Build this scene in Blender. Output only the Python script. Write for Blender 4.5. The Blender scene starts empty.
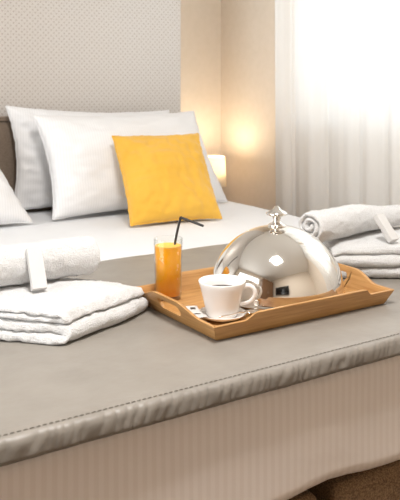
import bpy, bmesh, math, random
from mathutils import Vector, Matrix, noise
random.seed(7)
R = math.radians
sc = bpy.context.scene
C = sc.collection

# ------------------------------------------------------------------ camera
cd = bpy.data.cameras.new('camera'); cam = bpy.data.objects.new('camera', cd); C.objects.link(cam)
cam.location = (0, 0, 1.14); cam.rotation_euler = (R(90), 0, R(-33))
cd.sensor_fit = 'HORIZONTAL'; cd.sensor_width = 36; cd.lens = 36 * 758 / 400
cd.shift_y = -(250 - 85) / 400; cd.clip_start = 0.05
cd.dof.use_dof = True; cd.dof.focus_distance = 1.75; cd.dof.aperture_fstop = 11
sc.camera = cam
# ------------------------------------------------------------------ world (overcast daylight) and exposure
w = bpy.data.worlds.new('sky'); sc.world = w; w.use_nodes = True
w.node_tree.nodes['Background'].inputs[0].default_value = (0.93, 0.97, 1.0, 1)
w.node_tree.nodes['Background'].inputs[1].default_value = 2.2
sc.view_settings.view_transform = 'Standard'; sc.view_settings.look = 'None'
sc.view_settings.exposure = -0.88; sc.view_settings.gamma = 1.0
sc.view_settings.use_curve_mapping = False

def area(name, loc, rot, sx, sy, power, col):
    l = bpy.data.lights.new(name, 'AREA'); l.shape = 'RECTANGLE'; l.size = sx; l.size_y = sy
    l.energy = power; l.color = col
    o = bpy.data.objects.new(name, l); C.objects.link(o); o.location = loc; o.rotation_euler = rot
    return o
# daylight at the right window, and fill light at the added left window
area('window_daylight', (2.86, 1.82, 1.75), (0, R(90), 0), 1.5, 2.2, 44, (0.98, 0.985, 1.0))
area('added_fill_light', (-1.86, 1.65, 1.3), (0, R(-90), 0), 2.1, 2.3, 92, (0.985, 0.99, 1.0))

# ------------------------------------------------------------------ materials
def srgb(r, g, b):
    f = lambda c: ((c / 255 + 0.055) / 1.055) ** 2.4 if c > 10 else c / 255 / 12.92
    return (f(r), f(g), f(b), 1)
def mat(name, col, rough=0.6, metal=0.0, sheen=0.0, spec=0.5):
    m = bpy.data.materials.new(name); m.use_nodes = True
    b = m.node_tree.nodes['Principled BSDF']
    b.inputs['Base Color'].default_value = col; b.inputs['Roughness'].default_value = rough
    b.inputs['Metallic'].default_value = metal; b.inputs['Sheen Weight'].default_value = sheen
    b.inputs['Specular IOR Level'].default_value = spec
    return m
def N(m, t, **kw):
    n = m.node_tree.nodes.new(t)
    for k, v in kw.items():
        if k in n.inputs: n.inputs[k].default_value = v
        else: setattr(n, k, v)
    return n
def L(m, a, b): m.node_tree.links.new(a, b)
def BS(m): return m.node_tree.nodes['Principled BSDF']
def bump(m, height, strength=0.3, dist=0.002):
    b = N(m, 'ShaderNodeBump'); b.inputs['Strength'].default_value = strength; b.inputs['Distance'].default_value = dist
    L(m, height, b.inputs['Height']); L(m, b.outputs[0], BS(m).inputs['Normal']); return b
def noisy(m, c1, c2, scale, detail=4, stretch=None, strength=0.2, dist=0.002, lo=0.35, hi=0.65, coord='Object'):
    tc = N(m, 'ShaderNodeTexCoord'); src = tc.outputs[coord]
    if stretch:
        mp = N(m, 'ShaderNodeMapping'); mp.inputs['Scale'].default_value = stretch; L(m, src, mp.inputs[0]); src = mp.outputs[0]
    nz = N(m, 'ShaderNodeTexNoise', Scale=scale, Detail=detail); L(m, src, nz.inputs['Vector'])
    rp = N(m, 'ShaderNodeValToRGB'); rp.color_ramp.elements[0].color = c1; rp.color_ramp.elements[1].color = c2
    rp.color_ramp.elements[0].position = lo; rp.color_ramp.elements[1].position = hi
    L(m, nz.outputs['Fac'], rp.inputs[0]); L(m, rp.outputs[0], BS(m).inputs['Base Color'])
    if strength: bump(m, nz.outputs['Fac'], strength, dist)
    return m
def striped(name, c1, c2, freq, axis, rough=0.55, sheen=0.1):
    """satin-stripe bed linen: stripes along one object axis"""
    m = mat(name, c1, rough, sheen=sheen)
    tc = N(m, 'ShaderNodeTexCoord'); sp = N(m, 'ShaderNodeSeparateXYZ'); L(m, tc.outputs['Object'], sp.inputs[0])
    mu = N(m, 'ShaderNodeMath', operation='MULTIPLY'); L(m, sp.outputs[axis], mu.inputs[0]); mu.inputs[1].default_value = freq * 2 * math.pi
    si = N(m, 'ShaderNodeMath', operation='SINE'); L(m, mu.outputs[0], si.inputs[0])
    mr = N(m, 'ShaderNodeMapRange'); L(m, si.outputs[0], mr.inputs[0]); mr.inputs[1].default_value = -0.35; mr.inputs[2].default_value = 0.35
    mx = N(m, 'ShaderNodeMix', data_type='RGBA'); L(m, mr.outputs[0], mx.inputs[0]); mx.inputs[6].default_value = c1; mx.inputs[7].default_value = c2
    L(m, mx.outputs[2], BS(m).inputs['Base Color'])
    rr = N(m, 'ShaderNodeMapRange'); L(m, mr.outputs[0], rr.inputs[0]); rr.inputs[3].default_value = rough; rr.inputs[4].default_value = rough - 0.2
    L(m, rr.outputs[0], BS(m).inputs['Roughness'])
    nz = N(m, 'ShaderNodeTexNoise', Scale=9.0, Detail=3.0); L(m, tc.outputs['Object'], nz.inputs['Vector'])
    bump(m, nz.outputs['Fac'], 0.25, 0.01)
    return m

M = {}
M['linen'] = striped('white_satin_stripe', srgb(233, 232, 232), srgb(227, 226, 226), 95, 0)
M['mattress'] = striped('cream_satin_stripe', srgb(240, 230, 222), srgb(235, 224, 215), 54, 0)
M['duvet'] = noisy(mat('white_cotton', srgb(238, 237, 237), 0.7, sheen=0.1), srgb(231, 232, 234), srgb(234, 235, 237), 6, strength=0.25, dist=0.012)
M['runner'] = noisy(mat('taupe_satin', srgb(137, 130, 121), 0.45, sheen=0.12), srgb(133, 126, 117), srgb(140, 133, 124), 14, strength=0.35, dist=0.006)
M['thread'] = mat('taupe_thread', srgb(116, 108, 99), 0.6)
M['terry'] = noisy(mat('white_terry', srgb(242, 240, 238), 0.95, sheen=0.4), srgb(214, 212, 210), srgb(230, 229, 228), 330, 2, strength=1.0, dist=0.005)
M['yellow'] = noisy(mat('mustard_velvet', srgb(226, 174, 60), 0.85, sheen=0.3), srgb(224, 171, 56), srgb(229, 178, 66), 7, strength=0.12, dist=0.012)
M['headboard'] = noisy(mat('taupe_upholstery', srgb(128, 112, 97), 0.9, sheen=0.2), srgb(118, 102, 88), srgb(136, 120, 104), 300, strength=0.4, dist=0.002)
M['base'] = noisy(mat('brown_tweed', srgb(112, 86, 62), 0.95), srgb(88, 66, 42), srgb(142, 112, 80), 300, strength=0.6, dist=0.002)
M['carpet'] = noisy(mat('brown_carpet', srgb(98, 76, 56), 1.0), srgb(84, 64, 46), srgb(112, 88, 66), 300, strength=0.5, dist=0.004)
M['plaster'] = noisy(mat('cream_plaster', srgb(238, 226, 210), 0.85), srgb(237, 225, 209), srgb(240, 228, 213), 30, strength=0.08, dist=0.002)
M['ceiling'] = mat('white_ceiling', srgb(243, 240, 235), 0.9)
M['white_paint'] = mat('white_lacquer', srgb(240, 240, 238), 0.35)
M['card'] = mat('white_card', srgb(206, 203, 200), 0.5)
M['dark_wood'] = noisy(mat('brown_wood', srgb(118, 86, 60), 0.45), srgb(102, 72, 48), srgb(132, 98, 70), 14, stretch=(6, 6, 0.6), strength=0.1)
M['steel'] = mat('polished_steel', srgb(232, 228, 222), 0.07, 1.0)
M['porcelain'] = mat('white_porcelain', srgb(240, 236, 232), 0.12)
M['coffee'] = mat('black_coffee', srgb(48, 27, 14), 0.08)
M['straw'] = mat('black_plastic', srgb(38, 34, 32), 0.35)
M['ink'] = mat('dark_print', srgb(48, 44, 42), 0.5)
M['brass'] = mat('brushed_metal', srgb(190, 180, 165), 0.3, 1.0)
M['screen'] = mat('black_glass', srgb(22, 21, 21), 0.12)
# bamboo tray
def bamboo(name, st):
    m = mat(name, srgb(180, 128, 72), 0.42)
    noisy(m, srgb(168, 120, 66), srgb(196, 150, 94), 9, 5, stretch=st, strength=0.08, dist=0.001, lo=0.3, hi=0.7)
    return m
M['bamboo_x'] = bamboo('bamboo_lengthwise', (1.2, 14, 22)); M['bamboo_y'] = bamboo('bamboo_crosswise', (14, 1.2, 22))
# orange juice
M['juice'] = mat('orange_juice', srgb(255, 172, 6), 0.25)
BS(M['juice']).inputs['Subsurface Weight'].default_value = 0.35
BS(M['juice']).inputs['Subsurface Radius'].default_value = (0.03, 0.012, 0.002)
M['foam'] = mat('juice_froth', srgb(250, 190, 80), 0.5)
def thin_glass(name, tint=(1, 1, 1, 1), ior=1.45):
    m = bpy.data.materials.new(name); m.use_nodes = True; nt = m.node_tree; nt.nodes.remove(BS(m))
    out = nt.nodes['Material Output']
    tr = N(m, 'ShaderNodeBsdfTransparent'); tr.inputs[0].default_value = tint
    gl = N(m, 'ShaderNodeBsdfGlossy'); gl.inputs['Roughness'].default_value = 0.02
    lw = N(m, 'ShaderNodeLayerWeight'); lw.inputs['Blend'].default_value = 0.5
    pw = N(m, 'ShaderNodeMath', operation='POWER'); L(m, lw.outputs['Facing'], pw.inputs[0]); pw.inputs[1].default_value = 4.0
    fr = N(m, 'ShaderNodeMapRange'); L(m, pw.outputs[0], fr.inputs[0]); fr.inputs[3].default_value = 0.04; fr.inputs[4].default_value = 0.75
    mx = N(m, 'ShaderNodeMixShader'); L(m, fr.outputs[0], mx.inputs[0]); L(m, tr.outputs[0], mx.inputs[1]); L(m, gl.outputs[0], mx.inputs[2])
    L(m, mx.outputs[0], out.inputs[0]); return m
M['glass'] = thin_glass('clear_glass', (0.99, 1, 0.995, 1)); M['pane'] = thin_glass('window_glass', (0.98, 0.99, 0.99, 1), 1.3)
# sheer curtain
def sheer():
    m = bpy.data.materials.new('sheer_voile'); m.use_nodes = True; nt = m.node_tree; nt.nodes.remove(BS(m))
    out = nt.nodes['Material Output']
    tr = N(m, 'ShaderNodeBsdfTransparent'); tl = N(m, 'ShaderNodeBsdfTranslucent'); df = N(m, 'ShaderNodeBsdfDiffuse')
    tl.inputs[0].default_value = srgb(250, 249, 247); df.inputs[0].default_value = srgb(247, 246, 244)
    a = N(m, 'ShaderNodeMixShader'); a.inputs[0].default_value = 0.62; L(m, tl.outputs[0], a.inputs[1]); L(m, df.outputs[0], a.inputs[2])
    b = N(m, 'ShaderNodeMixShader'); b.inputs[0].default_value = 0.9; L(m, tr.outputs[0], b.inputs[1]); L(m, a.outputs[0], b.inputs[2])
    L(m, b.outputs[0], out.inputs[0]); return m
M['sheer'] = sheer()
# lamp shade: cloth lit from inside
def shade_mat():
    m = bpy.data.materials.new('cream_lampshade_cloth'); m.use_nodes = True; nt = m.node_tree; nt.nodes.remove(BS(m))
    out = nt.nodes['Material Output']
    tl = N(m, 'ShaderNodeBsdfTranslucent'); df = N(m, 'ShaderNodeBsdfDiffuse')
    tl.inputs[0].default_value = srgb(254, 246, 228); df.inputs[0].default_value = srgb(252, 243, 225)
    a = N(m, 'ShaderNodeMixShader'); a.inputs[0].default_value = 0.5; L(m, tl.outputs[0], a.inputs[1]); L(m, df.outputs[0], a.inputs[2])
    L(m, a.outputs[0], out.inputs[0]); return m
M['shade'] = shade_mat()
def emit(name, col, s):
    m = mat(name, col, 0.5); BS(m).inputs['Emission Color'].default_value = col; BS(m).inputs['Emission Strength'].default_value = s; return m
M['bulb'] = emit('warm_bulb', (1, 0.84, 0.62, 1), 12)
M['diffuser'] = emit('ceiling_diffuser', (1, 0.95, 0.89, 1), 11)
# wallpaper: fine silver lattice of interlaced circles on warm grey
def wallpaper():
    m = mat('silver_circle_wallpaper', srgb(190, 178, 167), 0.5)
    per = 0.050
    tc = N(m, 'ShaderNodeTexCoord'); sp = N(m, 'ShaderNodeSeparateXYZ'); L(m, tc.outputs['Object'], sp.inputs[0])
    def mth(op, a, b=None):
        n = N(m, 'ShaderNodeMath', operation=op)
        for i, v in enumerate((a, b)):
            if v is None: continue
            if isinstance(v, (int, float)): n.inputs[i].default_value = v
            else: L(m, v, n.inputs[i])
        return n.outputs[0]
    ring = None
    for ox in (0.0, 0.5):
        fx = mth('SUBTRACT', mth('FRACT', mth('ADD', mth('DIVIDE', sp.outputs[0], per), ox)), 0.5)
        fz = mth('SUBTRACT', mth('FRACT', mth('ADD', mth('DIVIDE', sp.outputs[2], per), ox)), 0.5)
        r = mth('SQRT', mth('ADD', mth('MULTIPLY', fx, fx), mth('MULTIPLY', fz, fz)))
        for rad, wd in ((0.44, 0.075), (0.10, 0.09)):
            k = mth('LESS_THAN', mth('ABSOLUTE', mth('SUBTRACT', r, rad)), wd)
            ring = k if ring is None else mth('MAXIMUM', ring, k)
    mx = N(m, 'ShaderNodeMix', data_type='RGBA'); L(m, ring, mx.inputs[0])
    mx.inputs[6].default_value = srgb(174, 162, 153); mx.inputs[7].default_value = srgb(210, 205, 200)
    L(m, mx.outputs[2], BS(m).inputs['Base Color'])
    rr = N(m, 'ShaderNodeMapRange'); L(m, ring, rr.inputs[0]); rr.inputs[3].default_value = 0.7; rr.inputs[4].default_value = 0.38
    L(m, rr.outputs[0], BS(m).inputs['Roughness'])
    mt = N(m, 'ShaderNodeMapRange'); L(m, ring, mt.inputs[0]); mt.inputs[3].default_value = 0.0; mt.inputs[4].default_value = 0.45
    L(m, mt.outputs[0], BS(m).inputs['Metallic'])
    return m
M['wallpaper'] = wallpaper()

# ------------------------------------------------------------------ helpers
def obj(name, bm_or_me, m, parent=None, smooth=False):
    if isinstance(bm_or_me, bmesh.types.BMesh):
        me = bpy.data.meshes.new(name); bmesh.ops.recalc_face_normals(bm_or_me, faces=bm_or_me.faces[:]); bm_or_me.to_mesh(me); bm_or_me.free()
    else: me = bm_or_me
    if smooth: me.polygons.foreach_set('use_smooth', [True] * len(me.polygons))
    o = bpy.data.objects.new(name, me); C.objects.link(o)
    if m: me.materials.append(M[m] if isinstance(m, str) else m)
    if parent: o.parent = parent
    return o
def thing(name, label, cat, loc=(0, 0, 0), rotz=0, group=None):
    o = bpy.data.objects.new(name, None); C.objects.link(o); o.empty_display_size = 0.05
    o.location = loc; o.rotation_euler = (0, 0, rotz)
    return tag(o, label, cat, group)
def tag(o, label, cat, group=None):
    o['label'] = label; o['category'] = cat
    if group: o['group'] = group
    return o
def struct(o, label=None):
    o['kind'] = 'structure'
    if label: o['label'] = label
    return o
def box(bm, x0, x1, y0, y1, z0, z1):
    r = bmesh.ops.create_cube(bm, size=1.0)
    for v in r['verts']:
        v.co = Vector(((x0 + x1) / 2 + v.co.x * (x1 - x0), (y0 + y1) / 2 + v.co.y * (y1 - y0), (z0 + z1) / 2 + v.co.z * (z1 - z0)))
    return r['verts']
def boxes(*bs):
    bm = bmesh.new()
    for b in bs: box(bm, *b)
    return bm
def bevel(o, wd, seg=2, angle=35):
    m = o.modifiers.new('bevel', 'BEVEL'); m.width = wd; m.segments = seg; m.limit_method = 'ANGLE'; m.angle_limit = R(angle)
    o.data.polygons.foreach_set('use_smooth', [True] * len(o.data.polygons))
    wn = o.modifiers.new('normals', 'WEIGHTED_NORMAL'); wn.keep_sharp = True
    return o
def lathe(prof, seg=48, cx=0, cy=0):
    bm = bmesh.new(); rings = []
    for r, z in prof:
        if r < 1e-6: rings.append([bm.verts.new((cx, cy, z))])
        else: rings.append([bm.verts.new((cx + r * math.cos(2 * math.pi * k / seg), cy + r * math.sin(2 * math.pi * k / seg), z)) for k in range(seg)])
    for a, b in zip(rings, rings[1:]):
        for k in range(seg):
            k2 = (k + 1) % seg
            vs = [a[k % len(a)], a[k2 % len(a)], b[k2 % len(b)], b[k % len(b)]]
            u = []
            for v in vs:
                if v not in u: u.append(v)
            if len(u) > 2: bm.faces.new(u)
    return bm
def smooth_path(pts, n):
    """Catmull-Rom through pts"""
    P = [Vector(p) for p in pts]; P = [2 * P[0] - P[1]] + P + [2 * P[-1] - P[-2]]; out = []
    segs = len(P) - 3
    for i in range(segs):
        for k in range(n):
            t = k / n; a, b, c, d = P[i:i + 4]
            out.append(0.5 * ((2 * b) + (c - a) * t + (2 * a - 5 * b + 4 * c - d) * t * t + (3 * b - a - 3 * c + d) * t ** 3))
    out.append(P[-2]); return out
def tube(bm, pts, rad, seg=12, cap=True, closed=False):
    pts = [Vector(p) for p in pts]; rings = []; n = len(pts); prev = None
    for i, p in enumerate(pts):
        if closed: t = (pts[(i + 1) % n] - pts[i - 1]).normalized()
        else: t = (pts[min(i + 1, n - 1)] - pts[max(i - 1, 0)]).normalized()
        if prev is None: a = t.orthogonal().normalized()
        else: a = (prev - t * prev.dot(t)).normalized()
        prev = a; b = t.cross(a)
        r = rad[i] if isinstance(rad, (list, tuple)) else rad
        ra, rb = r if isinstance(r, tuple) else (r, r)
        rings.append([bm.verts.new(p + a * ra * math.cos(2 * math.pi * k / seg) + b * rb * math.sin(2 * math.pi * k / seg)) for k in range(seg)])
    pairs = list(zip(rings, rings[1:])) + ([(rings[-1], rings[0])] if closed else [])
    for A, B in pairs:
        for k in range(seg): bm.faces.new((A[k], A[(k + 1) % seg], B[(k + 1) % seg], B[k]))
    if cap and not closed: bm.faces.new(rings[0][::-1]); bm.faces.new(rings[-1])
    return bm
def grid(nu, nv, f):
    bm = bmesh.new(); V = [[bm.verts.new(f(i / nu, j / nv)) for j in range(nv + 1)] for i in range(nu + 1)]
    for i in range(nu):
        for j in range(nv): bm.faces.new((V[i][j], V[i + 1][j], V[i + 1][j + 1], V[i][j + 1]))
    return bm
def sstep(a, b, x):
    t = max(0.0, min(1.0, (x - a) / (b - a))); return t * t * (3 - 2 * t)

# ------------------------------------------------------------------ room shell
XL, XR, YB, YF, ZC = -1.6, 2.49, -1.0, 3.61, 2.62
struct(obj('floor', boxes((XL - .2, XR + .5, YB - .3, YF + .2, -.1, 0)), 'carpet'), 'brown carpet floor around the bed')
struct(obj('ceiling', boxes((XL - .2, XR + .5, YB - .3, YF + .2, ZC, ZC + .1)), 'ceiling'))
wf = struct(obj('wall_front', boxes((XL - .2, XR + .4, YF, YF + .15, 0, ZC)), 'plaster'), 'cream plaster wall behind the bedside lamp')
wp = obj('wallpaper_panel', boxes((XL, 1.985, 3.235, YF, 0, ZC)), 'wallpaper', wf)
wp['label'] = 'grey wallpapered panel with silver circle lattice behind the headboard'
# right wall, with window opening y 0.75..2.77, z 0.98..2.4
WY0, WY1, WZ0, WZ1 = 0.75, 2.88, 0.98, 2.46
struct(obj('wall_right', boxes((XR, XR + .28, YB, WY0, 0, ZC), (XR, XR + .28, WY1, YF, 0, ZC), (XR, XR + .28, WY0, WY1, 0, WZ0), (XR, XR + .28, WY0, WY1, WZ1, ZC)), 'plaster'))
w1 = struct(bpy.data.objects.new('window_1', None), 'white framed window behind the sheer curtain'); C.objects.link(w1); w1.location = (XR + .16, WY0, WZ0)
hw, hz = WY1 - WY0, WZ1 - WZ0
bevel(obj('frame', boxes((-.03, .04, 0, .05, 0, hz), (-.03, .04, hw - .05, hw, 0, hz), (-.03, .04, .05, hw - .05, 0, .05), (-.03, .04, .05, hw - .05, hz - .05, hz)), 'white_paint', w1), .004)
bevel(obj('window_sill', boxes((-.2, -.03, -.03, hw + .03, -.035, 0.004)), 'white_paint', w1), .006)
for k in range(4):
    a = .05 + k * (hw - .1) / 4; b = .05 + (k + 1) * (hw - .1) / 4; s = .042
    sash = bevel(obj('sash', boxes((-.02, .03, a, a + s, .05, hz - .05), (-.02, .03, b - s, b, .05, hz - .05), (-.02, .03, a + s, b - s, .05, .05 + s), (-.02, .03, a + s, b - s, hz - .05 - s, hz - .05)), 'white_paint', w1), .003)
    obj('pane', boxes((0, .006, a + s, b - s, .05 + s, hz - .05 - s)), 'pane', sash)
# unseen left and back walls; window, wardrobe and television added for light and reflections
BY0, BY1, BZ1 = 0.50, 2.80, 2.35
struct(obj('wall_left', boxes((XL - .15, XL, YB, BY0, 0, ZC), (XL - .15, XL, BY1, YF, 0, ZC), (XL - .15, XL, BY0, BY1, BZ1, ZC), (XL - .15, XL, BY0, BY1, 0, .12)), 'plaster'))
struct(obj('wall_back', boxes((XL - .15, XR + .28, YB - .15, YB, 0, ZC)), 'plaster'))
w2 = struct(bpy.data.objects.new('added_window', None), 'unseen balcony window added left of the bed for fill light'); C.objects.link(w2); w2.location = (XL - .08, BY0, .12)
bw, bz = BY1 - BY0, BZ1 - .12
bevel(obj('frame', boxes((-.03, .04, 0, .06, 0, bz), (-.03, .04, bw - .06, bw, 0, bz), (-.03, .04, .06, bw - .06, 0, .06), (-.03, .04, .06, bw - .06, bz - .06, bz), (-.03, .04, bw / 2 - .04, bw / 2 + .04, .06, bz - .06)), 'white_paint', w2), .004)
for a, b in ((.06, bw / 2 - .04), (bw / 2 + .04, bw - .06)): obj('pane', boxes((0, .006, a, b, .06, bz - .06)), 'pane', w2)
tv = thing('television', 'black flat television added out of view for the silver dome to mirror', 'television', (-.25, YB + .03, 1.25))
bevel(obj('housing', boxes((-.62, .62, .03, .07, -.36, .36)), 'straw', tv), .004)
obj('display', boxes((-.605, .605, .0702, .0715, -.342, .345)), 'screen', tv)
obj('wall_bracket', boxes((-.15, .15, -.0295, .03, -.1, .1)), 'straw', tv)
wd = thing('wardrobe', 'brown wooden wardrobe added out of view for the silver dome to mirror', 'wardrobe', (XL + .03, -.18, 0), R(-90))
bevel(obj('body', boxes((-.6, .6, 0, .5, 0, 2.2)), 'dark_wood', wd), .004)
for a, b, hx in ((-.595, -.003, -.05), (.003, .595, .05)):
    dd = bevel(obj('wardrobe_door', boxes((a, b, .501, .522, .06, 2.19)), 'dark_wood', wd), .003)
    bm = bmesh.new(); tube(bm, smooth_path([(hx, .522, .95), (hx, .555, .96), (hx, .555, 1.14), (hx, .522, 1.15)], 6), .007); obj('door_handle', bm, 'brass', dd, True)
for nm, bx in (('baseboard_front', (1.985, XR, YF - .015, YF, 0, .08)), ('baseboard_right', (XR - .015, XR, YB, YF - .015, 0, .08)), ('baseboard_left', (XL, XL + .015, .44, YF - .38, 0, .08))):
    struct(bevel(obj(nm, boxes(bx), 'white_paint'), .004))
# ceiling lamp of the room
cl = thing('ceiling_lamp', 'square white ceiling lamp above the foot of the bed', 'lamp', (0.62, 0.80, ZC))
bevel(obj('housing', boxes((-.26, .26, -.26, .26, -.05, 0)), 'white_paint', cl), .006)
obj('diffuser', boxes((-.23, .23, -.23, .23, -.062, -.051)), 'diffuser', cl)
area('ceiling_lamp_light', (0.62, 0.80, ZC - .075), (0, 0, 0), .46, .46, 95, (1.0, 0.98, 0.96))

# ------------------------------------------------------------------ curtain
def curtain(name, y0, y1, label, ph):
    t = thing(name, label, 'curtain', (2.37, 0, 0), group='sheer curtains at the window')
    def f(a, b):
        y = y0 + (y1 - y0) * a; z = .02 + (2.53) * b
        s = (y - y0)
        q = s * 34 + 1.6 * math.sin(s * 9 + ph) + .7 * math.sin(s * 23 + ph * 2)
        amp = .030 * (0.7 + 0.3 * math.sin(s * 14 + ph)) * (1 - .25 * b)
        return (amp * math.sin(q) + .004 * math.sin(q * 3.1 + 1) + .006 * math.sin(s * 7 + b * 2.2), y + .022 * math.cos(q) + .004 * math.sin(b * 2), z)
    obj('cloth', grid(340, 10, f), 'sheer', t, True)
    bm = bmesh.new(); tube(bm, [(0, y0 - .03, 2.565), (0, y1 + .03, 2.565)], .011); obj('rail', bm, 'white_paint', t, True)
    n = 8
    for k in range(n):
        yy = y0 + (y1 - y0) * (k + .5) / n
        bm = bmesh.new(); tube(bm, [(.0 + .017 * math.cos(q / 12 * 6.283), yy, 2.565 + .017 * math.sin(q / 12 * 6.283)) for q in range(12)], .0025, 6, closed=True)
        obj('ring', bm, 'white_paint', t, True)
    for yy in (y0 + .02, y1 - .02):
        obj('bracket', boxes((-.006, .13, yy - .006, yy + .006, 2.553, 2.577)), 'white_paint', t)
    return t
curtain('sheer_curtain', 1.62, 2.95, 'long white sheer curtain in folds beside the lamp-lit wall', 0.6)
curtain('sheer_curtain', 0.45, 1.50, 'white sheer curtain nearer the foot of the bed, beyond the right frame edge', 2.1)

# ------------------------------------------------------------------ bed
X0, X1, Y0, Y1, ZT = 0.20, 2.05, 1.13, 3.13, 0.60
ox, oy = (X0 + X1) / 2, Y1
bed = thing('bed', 'bed frame of two brown upholstered bases with a dark gap between', 'bed', (ox, oy, 0))
for a, b in ((-.895, -.070), (-.030, .895)):
    bevel(obj('upholstered_base', boxes((a, b, -1.965, -.01, .09, .302)), 'base', bed), .022, 4)
    for xx in (a + .08, b - .08):
        for yy in (-1.86, -.12):
            obj('leg', lathe([(0, 0), (.02, 0), (.028, .0895), (0, .0895)], 16, xx, yy), 'dark_wood', bed)
hb = thing('headboard', 'taupe upholstered headboard behind the white pillows', 'headboard', (ox, oy, 0))
bevel(obj('padded_panel', boxes((-.93, .755, .025, .10, .0, .985)), 'headboard', hb), .014, 4)
bevel(obj('top_rail', boxes((-.93, .755, .02, .103, .9855, 1.006)), 'headboard', hb), .006, 3)
# mattress
def softbox(x0, x1, y0, y1, z0, z1, rad, nx, ny, nz, wob):
    """rounded box with soft noise"""
    bm = bmesh.new(); bmesh.ops.create_cube(bm, size=2.0)
    bmesh.ops.subdivide_edges(bm, edges=bm.edges[:], cuts=nx, use_grid_fill=True)
    cx, cy, cz = (x0 + x1) / 2, (y0 + y1) / 2, (z0 + z1) / 2; hx, hy, hz = (x1 - x0) / 2, (y1 - y0) / 2, (z1 - z0) / 2
    def warp(t, h):   # concentrate points near the ends
        s = 1 if t >= 0 else -1; a = abs(t)
        k = .7
        return s * (a / k * (h - rad) if a < k else h - rad + (a - k) / (1 - k) * rad)
    for v in bm.verts:
        p = Vector((warp(v.co.x, hx), warp(v.co.y, hy), warp(v.co.z, hz)))
        q = Vector((max(-hx + rad, min(hx - rad, p.x)), max(-hy + rad, min(hy - rad, p.y)), max(-hz + rad, min(hz - rad, p.z))))
        d = p - q
        if d.length > 1e-9:
            m_ = max(abs(d.x), abs(d.y), abs(d.z)); d = d.normalized() * m_
        v.co = q + d + Vector((cx, cy, cz)); wob(v)
    return bm
def mwob(v):
    n1 = noise.noise(v.co * 3.1) * .006 + noise.noise(v.co * 9) * .002
    if v.co.y < Y0 + .05: v.co.y += n1
    if v.co.z < .43:                      # sheet bulges and sags a little along the lower edge
        v.co.z += (.007 + .007 * noise.noise(Vector((v.co.x * 4.2, 1.7, 0))) + .010 * math.exp(-((v.co.x - 1.075) / .09) ** 2)) * sstep(.43, .32, v.co.z)
mt = obj('mattress', softbox(X0 + .02, X1 - .02, Y0 + .018, Y1 - .01, .3045, .566, .035, 45, 0, 0, mwob), 'mattress', None, True)
tag(mt, 'thick mattress covered in cream satin-striped sheet on brown bases', 'mattress')
def dwob(v):
    if v.co.z > .58: v.co.z += noise.noise(v.co * 3.3) * .003 + noise.noise(v.co * 11) * .0015 - .003
    if v.co.y > 2.1 and v.co.x > 1.9: v.co.x += .012 * noise.noise(v.co * 6)
dv = obj('duvet', softbox(X0, X1 + .01, Y0 + .012, Y1 + .0, .5665, .600, .016, 50, 0, 0, dwob), 'duvet', None, True)
tag(dv, 'smooth white duvet spread over the mattress', 'duvet')

# taupe bed runner with a stitched hem hanging over the foot edge
RY1 = 2.09
path = []   # (y, z) front-bottom -> back
hemz = .5670
def hemy(x, b):   # pucker
    return 0
def runner():
    bm = bmesh.new()
    xs = [X0 - .03 + (X1 - X0 + .055) * i / 640 for i in range(641)]
    prof = [(Y0 - .0085, hemz), (Y0 - .0088, hemz + .007), (Y0 - .0088, hemz + .015), (Y0 - .0086, hemz + .023), (Y0 - .0078, hemz + .030), (Y0 - .004, hemz + .0350),
            (Y0 + .004, hemz + .0365), (Y0 + .010, hemz + .0375), (Y0 + .022, hemz + .0378)]
    k0 = len(prof)
    ny = 60
    for k in range(1, ny + 1): prof.append((Y0 + .022 + (RY1 - Y0 - .022) * k / ny, .6048))
    rows = []
    for pi, (y, z) in enumerate(prof):
        row = []
        for x in xs:
            yy, zz = y, z
            if pi < 6:
                ph = x / .021 + 1.3 * noise.noise(Vector((x * 17, .7, 2.0))) - pi * .16 + .5 * noise.noise(Vector((x * 50, pi * .3, 4)))
                pk = (abs(math.sin(ph * math.pi)) ** .7 - .5) * .0042 * (.55 + .9 * abs(noise.noise(Vector((x * 9, 3.3, 1))))) + noise.noise(Vector((x * 30, pi * .15, 8.0))) * .003
                fall = (.8, .9, 1, 1, .8, .35)[pi]
                yy -= (pk + .0015) * fall; zz += pk * .35 * fall + .003 * noise.noise(Vector((x * 4, 0, 1))) * fall
            elif pi == 6: zz -= .0016
            elif pi > k0 + 1 or pi > 8:
                e = sstep(0, .12, (y - Y0) - .02)
                for (bx0, bx1, by0, by1) in ((.40, .90, 1.43, 1.95), (.86, 1.41, 1.28, 1.66), (1.40, 1.86, 1.34, 1.95)):   # pressed flat under what lies on it
                    dd = max(bx0 - x, x - bx1, by0 - y, y - by1, 0); e *= .12 + .88 * sstep(0, .10, dd)
                zz += e * (.0022 * noise.noise(Vector((x * 5, y * 3, 0))) + .0022 * max(0, noise.noise(Vector((x * 3 + y * 4, y * 14 - x * 5, 5)))))
                if y > RY1 - .015: zz -= .0012
            # side drop at right and left edges
            d = max(x - (X1 - .0), 0, (X0 + .0) - x)
            row.append(bm.verts.new((x, yy, zz)))
        rows.append(row)
    for a, b in zip(rows, rows[1:]):
        for k in range(len(xs) - 1): bm.faces.new((a[k], a[k + 1], b[k + 1], b[k]))
    # hanging sides
    for side in (0, -1):
        ex = [r[side] for r in rows]; sgn = -1 if side == 0 else 1
        prev = ex
        for q, (dx, dz) in enumerate(((.008, -.003), (.013, -.012), (.015, -.03), (.016, -.16))):
            cur = [bm.verts.new((v.co.x + sgn * (dx - 0), v.co.y, v.co.z + dz * (1 if v.co.z > .598 else .25))) for v in ex]
            for k in range(len(cur) - 1): bm.faces.new((prev[k], prev[k + 1], cur[k + 1], cur[k]))
            prev = cur
    return bm
rn = obj('bed_runner', runner(), 'runner', None, True)
tag(rn, 'taupe satin bed runner with stitched hem across the foot of bed', 'bed runner')
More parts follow.
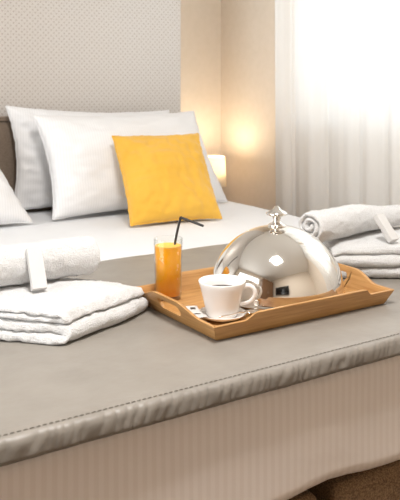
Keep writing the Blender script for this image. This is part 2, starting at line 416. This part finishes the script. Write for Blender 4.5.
sm = rn.modifiers.new('thick', 'SOLIDIFY'); sm.thickness = .0022; sm.offset = 1
bm = bmesh.new(); x = X0
while x < X1:
    tube(bm, [(x, Y0 + .004, hemz + .0384), (x + .0035, Y0 + .004, hemz + .0389), (x + .007, Y0 + .004, hemz + .0384)], .0007, 5); x += .0105
st = obj('stitching', bm, 'thread', rn); st['kind'] = 'stuff'

# ------------------------------------------------------------------ pillows
def pillow(w, h, t, seed, pinch=.07, wr=.006, tl=0, tr=0, n=56):
    """cushion standing on its lower edge: local x across, z up, y through"""
    bm = bmesh.new()
    def pt(s, q, side):
        e = (1 - s * s) * (1 - q * q)
        x = s * w / 2 * (1 - pinch * (1 - q * q) * abs(s) ** 3)
        z = q * h / 2 * (1 - pinch * (1 - s * s) * abs(q) ** 3)
        x += (tl * (1 - s) / 2 - tr * (1 + s) / 2) * ((q + 1) / 2) ** 1.2
        th = t / 2 * (max(e, 0) ** .46)
        th *= 1 + .18 * noise.noise(Vector((s * 1.6, q * 1.6, seed + side)))
        d = max(abs(s), abs(q))
        fold = wr * noise.noise(Vector((s * 7 + seed, q * 7, side * 3))) * sstep(1.0, .86, d) + wr * .9 * noise.noise(Vector((math.atan2(q, s) * 5, d * 1.3, seed + 9 * side))) * sstep(.25, .8, d) * sstep(1.0, .9, d)
        edge = .003 * noise.noise(Vector((s * 9, q * 9, seed + 2)))
        return Vector((x + edge, side * (th + fold), z + h / 2 + edge))
    g = {}
    def par(i):   # denser near the edges
        u = -1 + 2 * i / n; return math.sin(u * math.pi / 2) * .5 + u * .5
    for side in (-1, 1):
        for i in range(n + 1):
            for j in range(n + 1):
                ed = i in (0, n) or j in (0, n)
                if ed and side == 1: g[(side, i, j)] = g[(-1, i, j)]
                else: g[(side, i, j)] = bm.verts.new(pt(par(i), par(j), side))
        for i in range(n):
            for j in range(n):
                bm.faces.new((g[(side, i, j)], g[(side, i + 1, j)], g[(side, i + 1, j + 1)], g[(side, i, j + 1)]))
    rim = [g[(-1, i, 0)].co.copy() for i in range(n)] + [g[(-1, n, j)].co.copy() for j in range(n)] + [g[(-1, n - i, n)].co.copy() for i in range(n)] + [g[(-1, 0, n - j)].co.copy() for j in range(n)]
    return bm, rim
def place(o, bl, br, top_dy, top_dz):
    """bottom-left, bottom-right points and lean of the top edge"""
    bl, br = Vector(bl), Vector(br); xa = (br - bl).normalized(); up = Vector((0, top_dy, top_dz)).normalized()
    up = (up - xa * up.dot(xa)).normalized(); ya = up.cross(xa)
    mid = (bl + br) / 2
    mw = Matrix(((xa.x, ya.x, up.x, mid.x), (xa.y, ya.y, up.y, mid.y), (xa.z, ya.z, up.z, mid.z), (0, 0, 0, 1)))
    o.matrix_world = mw
def flatten(o, zmin):
    mw = o.matrix_world; inv = mw.inverted()
    for v in o.data.vertices:
        p = mw @ v.co
        if p.z < zmin: p.z = zmin; v.co = inv @ p
def pillow_thing(name, label, grp, size, seed, bl, br, dy, dz, m, wr, pinch=.07, cat='pillow', seam=.0022, tl=0, tr=0):
    bmx, rim = pillow(*size, seed, pinch, wr, tl, tr)
    t = thing(name, label, cat, group=grp); place(t, bl, br, dy, dz); bpy.context.view_layer.update()
    c = obj('cover', bmx, m, t, True)
    mw = t.matrix_world.copy(); inv = mw.inverted()
    for v in c.data.vertices:
        p = mw @ v.co
        if p.z < .6045: p.z = .6045; v.co = inv @ p
    rr = []
    for v in rim:
        p = mw @ v
        p.z = max(p.z, .6045 + seam); rr.append(inv @ p)
    b2 = bmesh.new(); tube(b2, rr, seam, 6, closed=True); obj('seam', b2, m, t, True)
    return t
G = 'white pillows against the headboard'
pillow_thing('bed_pillow', 'white pillow leaning on headboard, behind the one with mustard cushion', G, (.80, .44, .10), 3.3, (1.058, 3.068, .614), (1.85, 3.066, .580), .045, .46, 'linen', .009, .09, tl=-.025, tr=.03)
pillow_thing('bed_pillow', 'white satin-stripe pillow directly behind the mustard cushion', G, (.85, .435, .20), 8.1, (1.15, 2.835, .607), (1.99, 2.84, .607), .14, .40, 'linen', .005, tl=-.03, tr=.09)
pillow_thing('bed_pillow', 'white pillow at far left edge, only its corner showing', G, (.80, .46, .20), 5.2, (.255, 2.82, .607), (1.06, 2.82, .607), .20, .36, 'linen', .006, tr=.16)
pillow_thing('throw_cushion', 'square mustard yellow cushion leaning on the white pillow', None, (.382, .400, .15), 12.4, (1.350, 2.548, .607), (1.716, 2.492, .607), .235, .325, 'yellow', .009, .05, 'cushion', .0032)

# ------------------------------------------------------------------ towels
def ribbon(path, thick, a0, a1, na, origin, pdir, adir, amp=.0012, deform=None, rnd=.009):
    """thick cloth ribbon following path (p, z) extruded along adir"""
    n = len(path); bm = bmesh.new()
    pd, ad = Vector((pdir[0], pdir[1], 0)).normalized(), Vector((adir[0], adir[1], 0)).normalized(); o = Vector(origin)
    nor = []
    for i in range(n):
        a, b = path[max(i - 1, 0)], path[min(i + 1, n - 1)]
        tx, tz = b[0] - a[0], b[1] - a[1]; l = math.hypot(tx, tz) or 1; nor.append((-tz / l, tx / l))
    cols = [(a0, .35), (a0 + rnd * .15, .62), (a0 + rnd * .5, .88)] + [(a0 + rnd + (a1 - a0 - 2 * rnd) * k / na, 1) for k in range(na + 1)] + [(a1 - rnd * .5, .88), (a1 - rnd * .15, .62), (a1, .35)]
    S = []
    for a, f in cols:
        up, dn = [], []
        for i, (p, z) in enumerate(path):
            e = min(i, n - 1 - i); te = thick[i] * f * (1 if e > 2 else (.4, .75, .93)[e]) / 2
            for lst, sg in ((up, 1), (dn, -1)):
                pp, zz = p + nor[i][0] * te * sg, z + nor[i][1] * te * sg
                aa = a
                if deform: pp, aa, zz = deform(pp, aa, zz)
                v = o + pd * pp + ad * aa + Vector((0, 0, zz))
                k = v * 60
                d = Vector((noise.noise(k), noise.noise(k + Vector((9, 3, 1))), noise.noise(k + Vector((2, 7, 5))))) * amp
                d += Vector((noise.noise(v * 260), noise.noise(v * 260 + Vector((5, 5, 5))), noise.noise(v * 260 + Vector((1, 8, 2))))) * .0011
                v = v + d; v.z = max(v.z, o.z + .0004)
                lst.append(bm.verts.new(v))
        S.append((up, dn))
    for (u1, d1), (u2, d2) in zip(S, S[1:]):
        for i in range(n - 1):
            bm.faces.new((u1[i], u1[i + 1], u2[i + 1], u2[i])); bm.faces.new((d1[i], d2[i], d2[i + 1], d1[i + 1]))
        bm.faces.new((u1[0], u2[0], d2[0], d1[0])); bm.faces.new((u1[-1], d1[-1], d2[-1], u2[-1]))
    for (u, d), _ in ((S[0], 0), (S[-1], 1)):
        for i in range(n - 1): bm.faces.new((u[i], u[i + 1], d[i + 1], d[i]))
    return bm
def fold_path(layers, depth, gap=.0012, step=.006):
    """zigzag: p from 0 (front) to depth (back); bends alternate front / back; starts at the back"""
    P, T = [], []; zc = []; z = 0
    for t in layers: zc.append(z + t / 2); z += t + gap
    m = len(layers)
    for k in range(m):
        fwd = k % 2 == 0        # even passes travel back -> front
        r0 = 0 if k == 0 else (zc[k] - zc[k - 1]) / 2; r1 = (zc[k + 1] - zc[k]) / 2 if k < m - 1 else 0
        fr = .004 * math.sin(k * 1.9); lo, hi = layers[k] / 2 + .006 + fr, depth - layers[k] / 2 - .006
        if fwd: pf = [hi - (hi - lo) * i / int((hi - lo) / step) for i in range(int((hi - lo) / step) + 1)]
        else: pf = [lo + (hi - lo) * i / int((hi - lo) / step) for i in range(int((hi - lo) / step) + 1)]
        for p in pf: P.append((p, zc[k])); T.append(layers[k])
        if k < m - 1:
            pc = pf[-1]; r = r1; sg = -1 if fwd else 1
            for q in range(1, 8):
                an = math.pi * q / 8; P.append((pc + sg * r * math.sin(an) * 1.15, zc[k] + r - r * math.cos(an))); T.append(layers[k] + (layers[k + 1] - layers[k]) * q / 8)
    return P, T, z
def spiral_path(r, t, n=230, start=0.0, flat=1.0):
    turns = (r - t * .8) / t; P, T = [], []
    for i in range(n):
        f = i / (n - 1); a = start - 2 * math.pi * turns * f
        rr = t * .3 + (r - t * .5 - t * .3) * (1 - f)
        P.append((rr * math.cos(a), r + rr * math.sin(a) * flat)); T.append(t * (.93 if i > 6 else .5 + .07 * i))
    return P[::-1], T[::-1]
def dirv(deg): return (math.cos(R(deg)), math.sin(R(deg)))
# left folded towel: corner towards the camera
P, T, H1 = fold_path([.0215, .0215, .0125, .0125], .37)
LT = .6082
def defl(p, a, z):
    d = sstep(.10, 0, p) * .10 + sstep(.05, 0, a) * .10 + sstep(.20, .28, a) * .22
    wv = .006 * math.sin(a * 26) * sstep(.2, 0, p)
    top = z / .066
    return (p + wv + .012 * sstep(.06, 0, a) + .010 * (1 - top) * 0 - .016 * sstep(.6, 1, top) * -1 * sstep(.2, 0, p), a + .018 * sstep(.12, 0, p) * sstep(.5, 0, top) * -1 * sstep(.1, 0, a), z * (1 - d * .8))
defl0 = defl
def defl(p, a, z):
    p, a, z = defl0(p, a, z); top = min(1, z / .07)
    return p, a - .040 * sstep(0, .16, p) * sstep(.28, 0, a) * (1 - .65 * top), z
t1 = obj('folded_towel', ribbon(P, T, 0, .276, 46, (.628, 1.442, LT), dirv(126), dirv(27), .0035, defl), 'terry', None, True)
tag(t1, 'folded white terry towel under the roll left of the tray', 'towel', 'folded white towels on the bed runner')
ztop = LT + H1
P, T = spiral_path(.0505, .0125, start=R(-75))
def defr(p, a, z): return (p * (1.04), a, z * .98 - .002 * math.sin(a * 11) ** 2)
r1 = obj('rolled_towel', ribbon(P, T, 0, .342, 60, (.440, 1.698, ztop + .0012), dirv(93), dirv(-1.5), .003, defr, .012), 'terry', None, True)
tag(r1, 'rolled white terry towel on the folded one left of the tray', 'towel', 'rolled white towels')
# right folded towel
P, T, H2 = fold_path([.0155, .0155, .0165, .0165, .0090, .0090], .31)
def defr2(p, a, z):
    top = z / .09
    d = sstep(.04, 0, a) * .10 + sstep(.05, 0, p) * .05
    return (p + .004 * math.sin(a * 17 + z * 60), a + .012 * math.sin(top * 8) * sstep(.08, 0, a), z * (1 - d))
t2 = obj('folded_towel', ribbon(P, T, 0, .36, 46, (1.424, 1.545, LT), dirv(57), dirv(-31), .003, defr2), 'terry', None, True)
tag(t2, 'thick folded white terry towel behind the right end of tray', 'towel', 'folded white towels on the bed runner')
z2 = LT + H2
P, T = spiral_path(.0505, .0155, start=R(-60))
def defr3(p, a, z): return (p * 1.08, a, z * (.97 - .30 * sstep(.16, .46, a)) - .002 * math.sin(a * 13) ** 2)
r2 = obj('rolled_towel', ribbon(P, T, 0, .46, 70, (1.392, 1.592, z2 + .0025), dirv(100), dirv(10), .003, defr3, .014), 'terry', None, True)
tag(r2, 'rolled white terry towel with spiral end on the right towel stack', 'towel', 'rolled white towels')
# slim white boxes leaning on the rolls
def slim(loc, lean, label, tw=0, ln=.095):
    t = thing('toiletry_box', label, 'box', loc, group='slim white boxes leaning on towel rolls')
    t.rotation_euler = (R(-lean), 0, R(tw))
    bevel(obj('carton', boxes((-.017, .017, -.016, 0, 0, ln)), 'card', t), .0015)
    obj('end_flap', boxes((-.0155, .0155, -.0145, -.0015, ln + .0002, ln + .0009)), 'card', t)
    return t
slim((.617, 1.609, ztop + .002), 30, 'slim white box leaning against the left towel roll', -4)
slim((1.608, 1.487, z2 + .002), 40, 'slim white box leaning against the right towel roll', 8, .085)

# ------------------------------------------------------------------ tray
TX0, TX1, TY0, TY1, TZ = .887, 1.382, 1.303, 1.637, .6078
tray = thing('serving_tray', 'bamboo serving tray with flared scalloped sides and handle slots', 'tray', ((TX0 + TX1) / 2, (TY0 + TY1) / 2, TZ))
tw, td = TX1 - TX0, TY1 - TY0; THK = .009; SL = .50
obj_b = bevel(obj('tray_floor', boxes((-tw / 2 + .002, tw / 2 - .002, -td / 2 + .002, td / 2 - .002, .001, .009)), 'bamboo_x', tray), .001)
def side(length, half_other, hcorner, hmid, flat, ramp, hole, rotz, m, nm, hl=.044):
    bm = bmesh.new(); n = 90
    def top(t):  # t: distance from the nearer corner
        return hcorner + (hmid - hcorner) * sstep(flat, flat + ramp, t)
    def P3(t, s, z):
        off = SL * z - THK * s
        tt = -(length / 2 + off) + 2 * (length / 2 + off) * t
        return (tt, -(half_other + off), z)
    strips = []
    cols = [k / n for k in range(n + 1)]
    hh = .0115; hz = hmid * .56
    for k in range(n + 1):
        t = cols[k]; d = min(t, 1 - t) * length; zt = top(d)
        xx = abs(t - .5) * length
        if hole and xx < hl:
            e = hl - xx; r = hh; q = math.sqrt(max(0, r * r - (r - min(e, r)) ** 2)); strips.append((zt, hz - q, hz + q))
        else: strips.append((zt, None, None))
    V = {}
    def v(k, s, z):
        key = (k, s, round(z, 6))
        if key not in V: V[key] = bm.verts.new(P3(cols[k], s, z))
        return V[key]
    for k in range(n):
        A, B = strips[k], strips[k + 1]
        def quad(za0, za1, zb0, zb1):
            for s in (0, 1):
                vs = []
                for q in (v(k, s, za0), v(k + 1, s, zb0), v(k + 1, s, zb1), v(k, s, za1)):
                    if q not in vs: vs.append(q)
                if len(vs) > 2: bm.faces.new(vs)
        def wall(za, zb):
            bm.faces.new((v(k, 0, za), v(k + 1, 0, zb), v(k + 1, 1, zb), v(k, 1, za)))
        if A[1] is None and B[1] is None:
            if hole: quad(0, hz, 0, hz); quad(hz, A[0], hz, B[0])
            else: quad(0, A[0], 0, B[0])
        else:
            al, ah = (A[1], A[2]) if A[1] is not None else (hz, hz); bl, bh = (B[1], B[2]) if B[1] is not None else (hz, hz)
            quad(0, al, 0, bl); quad(ah, A[0], bh, B[0]); wall(al, bl); wall(ah, bh)
        wall(A[0], B[0]); wall(0, 0)
    for k in (0, n):
        if hole:
            bm.faces.new((v(k, 0, 0), v(k, 1, 0), v(k, 1, hz), v(k, 0, hz))); bm.faces.new((v(k, 0, hz), v(k, 1, hz), v(k, 1, strips[k][0]), v(k, 0, strips[k][0])))
        else: bm.faces.new((v(k, 0, 0), v(k, 1, 0), v(k, 1, strips[k][0]), v(k, 0, strips[k][0])))
    bmesh.ops.remove_doubles(bm, verts=bm.verts[:], dist=1e-6)
    o = obj(nm, bm, m, tray); o.rotation_euler = (0, 0, rotz); bevel(o, .0022, 2, 40); return o
for rz in (0, 180): side(tw, td / 2, .036, .052, .072, .032, False, R(rz), 'bamboo_x', 'side_rail')
for rz, hl_ in ((-90, .044), (90, .026)): side(td, tw / 2, .036, .058, .048, .085, True, R(rz), 'bamboo_x', 'handle_end', hl_)
FZ = TZ + .0095

# ------------------------------------------------------------------ cloche on a plate
CX, CY = 1.180, 1.468
pl = obj('dinner_plate', lathe([(0, .003), (.075, .003), (.08, .0), (.09, .002), (.125, .009), (.127, .0105), (.124, .0115), (.09, .007), (0, .0065)], 72), 'porcelain', None, True)
pl.location = (CX, CY, FZ); tag(pl, 'white plate under the silver dome on the tray', 'plate')
cz = thing('cloche', 'polished silver food dome with turned knob standing on the tray', 'food dome', (CX, CY, FZ + .0125))
RD, HD = .163, .153
prof = [(RD + .003, .0), (RD + .004, .0012), (RD + .004, .0035), (RD + .001, .006), (RD, .010)]
for k in range(1, 26):
    a = math.pi / 2 * k / 26; prof.append((RD * math.cos(a), .010 + HD * math.sin(a)))
prof += [(.006, .010 + HD), (.0, .010 + HD)]
inner = [(0, .008 + HD)] + [((RD - .002) * math.cos(math.pi / 2 * k / 26), .008 + (HD - .0) * math.sin(math.pi / 2 * k / 26)) for k in range(25, -1, -1)] + [(RD + .003, .0)]
dm = obj('dome', lathe(prof + inner, 96), 'steel', cz, True)
kz = .010 + HD
kn = obj('knob', lathe([(r_ * 1.16, kz + (z_ - kz) * 1.1) for r_, z_ in [(0, kz - .002), (.0185, kz - .0015), (.0195, kz + .0015), (.0165, kz + .004), (.0115, kz + .0055), (.0085, kz + .009), (.007, kz + .014), (.0095, kz + .0165), (.0085, kz + .019), (.0125, kz + .021),
                        (.0225, kz + .025), (.0235, kz + .0275), (.0205, kz + .0305), (.0125, kz + .0345), (.0075, kz + .038), (.0055, kz + .0415), (.003, kz + .0435), (0, kz + .044)]], 40), 'steel', cz, True)

# ------------------------------------------------------------------ juice
GX, GY = .946, 1.600
gl = thing('juice_glass', 'tall clear glass of orange juice at the tray corner', 'glass', (GX, GY, FZ))
GR, GH = .0355, .148
obj('glass_body', lathe([(0, .0005), (GR - .005, .0005), (GR - .003, .003), (GR, GH - .001), (GR - .0007, GH), (GR - .0016, GH - .001), (GR - .0046, .010), (0, .009)], 56), 'glass', gl, True)
obj('juice', lathe([(0, .0098), (GR - .0056, .0108), (GR - .0027, .1275), (GR - .004, .1283), (0, .128)], 48), 'juice', gl, True)
obj('froth', lathe([(0, .1284), (GR - .0036, .1284), (GR - .003, .1298), (GR - .0045, .1306), (GR - .010, .1298), (0, .1296)], 48), 'foam', gl, True)
cr = Vector((.839, -.545, 0)); cf = Vector((.545, .839, 0))
bm = bmesh.new()
b0 = Vector((GX, GY, FZ))
sp = [b0 + cr * .006 + cf * .008 + Vector((0, 0, .05)), b0 + cr * .016 + cf * .010 + Vector((0, 0, .13)), b0 + cr * .0285 + cf * .008 + Vector((0, 0, .190)), b0 + cr * .0335 + cf * .004 + Vector((0, 0, .1955)), b0 + cr * .042 + cf * 0 + Vector((0, 0, .194)), b0 + cr * .086 - cf * .02 + Vector((0, 0, .181))]
sp = smooth_path(sp, 14)
rads = [.0031 + (.0006 * (1 if i % 2 else -1) if 26 < i < 58 else 0) for i in range(len(sp))]
tube(bm, sp, rads, 12)
tag(obj('drinking_straw', bm, 'straw', None, True), 'black bendy drinking straw standing in the orange juice', 'straw')

# ------------------------------------------------------------------ coffee
KX, KY = .967, 1.398
so = obj('saucer', lathe([(0, .002), (.028, .002), (.031, .0), (.034, .002), (.046, .0065), (.054, .0125), (.0548, .0140), (.0535, .0148), (.045, .0095), (.034, .0062), (0, .006)], 64), 'porcelain', None, True)
so.location = (KX, KY, FZ); tag(so, 'white porcelain saucer under the coffee cup', 'saucer')
cup = thing('coffee_cup', 'white porcelain cup of black coffee in front of the silver dome', 'cup', (KX, KY, FZ + .0064), R(-33))
CH = .079
prof = [(0, .003), (.024, .003), (.0255, 0), (.029, .0), (.0305, .004), (.034, .018), (.0385, .042), (.0435, .064), (.047, CH - .002), (.0466, CH), (.0448, CH - .001), (.041, .064), (.036, .042), (.031, .018), (.026, .008), (0, .007)]
prof = [(r * 1.13, z) for r, z in prof]
obj('cup_body', lathe(prof, 64), 'porcelain', cup, True)
obj('coffee', lathe([(0, .056), (.0436, .056), (.0443, .0572), (.042, .0568), (0, .0566)], 48), 'coffee', cup, True)
bm = bmesh.new()
hp = smooth_path([(.0465, 0, .0625), (.058, 0, .0665), (.0695, 0, .0615), (.0735, 0, .049), (.068, 0, .036), (.056, 0, .0285), (.0395, 0, .0255)], 7)
tube(bm, hp, [(.0055, .0042)] * len(hp), 12); obj('handle', bm, 'porcelain', cup, True)
# teaspoon and sugar sachets on the saucer
spn = thing('teaspoon', 'small steel teaspoon lying on the saucer beside the cup', 'spoon', (KX + .045, KY - .050, FZ + .0162), R(-6))
def bowl(a, b):
    an = b * 2 * math.pi; r = a
    return (.0 + .019 * r * math.cos(an), .012 * r * math.sin(an), .0045 * (r * r))
bmx = grid(6, 24, bowl); bmesh.ops.remove_doubles(bmx, verts=bmx.verts[:], dist=1e-5)
o = obj('spoon_bowl', bmx, 'steel', spn, True); s_ = o.modifiers.new('t', 'SOLIDIFY'); s_.thickness = .001
bm = bmesh.new(); tube(bm, smooth_path([(-.018, 0, .0045), (-.03, 0, .006), (-.06, 0, .0035), (-.082, 0, .003)], 6), [(.0016, .0022)] * 12 + [(.0016, .0034)] * 7, 8); obj('spoon_handle', bm, 'steel', spn, True)
for i, (dx, dy, dz, rz) in enumerate(((-.061, .010, .0160, 84), (-.058, .030, .0198, 66))):
    sg = thing('sugar_sachet', ('white printed sugar sachet lying flat on the saucer', 'white printed sugar sachet on top of the other')[i], 'sachet', (KX + dx, KY + dy, FZ + dz), R(rz), 'sugar sachets on the saucer')
    def sf(a, b, side):
        e = max(0, math.sin(a * math.pi) * math.sin(b * math.pi)) ** .5
        return ((a - .5) * .058, (b - .5) * .026, .0016 + side * .0016 * e)
    bm = grid(12, 8, lambda a, b: sf(a, b, 1)); me = obj('paper', bm, 'card', sg, True)
    bm = grid(12, 8, lambda a, b: sf(a, b, -1)); obj('paper_back', bm, 'card', sg, True)
    bm = grid(6, 4, lambda a, b: tuple(Vector(sf(.42 + a * .26, .28 + b * .44, 1)) + Vector((0, 0, .0004)))); obj('print', bm, 'ink', sg, True)

# ------------------------------------------------------------------ nightstand and lamp
ns = thing('nightstand', 'low wooden nightstand in the corner under the lamp', 'nightstand', (2.275, 3.36, 0))
bevel(obj('body', boxes((-.17, .17, -.16, .16, .10, .40)), 'dark_wood', ns), .004)
bevel(obj('top', boxes((-.18, .18, -.17, .17, .40, .42)), 'dark_wood', ns), .004)
dr = bevel(obj('drawer', boxes((-.155, .155, -.172, -.16, .24, .385)), 'dark_wood', ns), .003)
kb = obj('knob', lathe([(0, 0), (.006, 0), (.006, .012), (.013, .016), (.013, .022), (0, .025)], 20), 'brass', dr, True); kb.rotation_euler = (R(90), 0, 0); kb.location = (0, -.172, .312)
for a in (-.15, .15):
    for b in (-.14, .14): obj('leg', lathe([(0, 0), (.012, 0), (.018, .1), (0, .1)], 12, a, b), 'dark_wood', ns, True)
lp = thing('table_lamp', 'small lit bedside lamp with cream drum shade in the corner', 'lamp', (2.290, 3.385, .4203))
obj('lamp_base', lathe([(0, 0), (.05, 0), (.052, .006), (.046, .012), (.012, .018), (0, .018)], 32), 'brass', lp, True)
obj('pole', lathe([(0, .016), (.007, .016), (.007, .19), (.012, .195), (.012, .225), (0, .225)], 20), 'brass', lp, True)
obj('lamp_shade', lathe([(.066, .175), (.058, .335), (.0572, .335), (.0652, .175), (.066, .175)], 48), 'shade', lp, True)
obj('bulb', lathe([(0, .226), (.01, .226), (.012, .235), (.02, .25), (.023, .265), (.018, .28), (0, .288)], 24), 'bulb', lp, True)
bm = bmesh.new(); tube(bm, [(-.0575, 0, .30), (.0575, 0, .30)], .0014, 6); tube(bm, [(0, -.0575, .30), (0, .0575, .30)], .0014, 6); tube(bm, [(0, 0, .287), (0, 0, .301)], .003, 8); obj('shade_spider', bm, 'brass', lp)
pl_ = bpy.data.lights.new('bedside_bulb', 'POINT'); pl_.energy = 6.5; pl_.color = (1.0, .80, .56); pl_.shadow_soft_size = .03
po = bpy.data.objects.new('bedside_bulb', pl_); C.objects.link(po); po.location = (2.290, 3.385, .42 + .318)
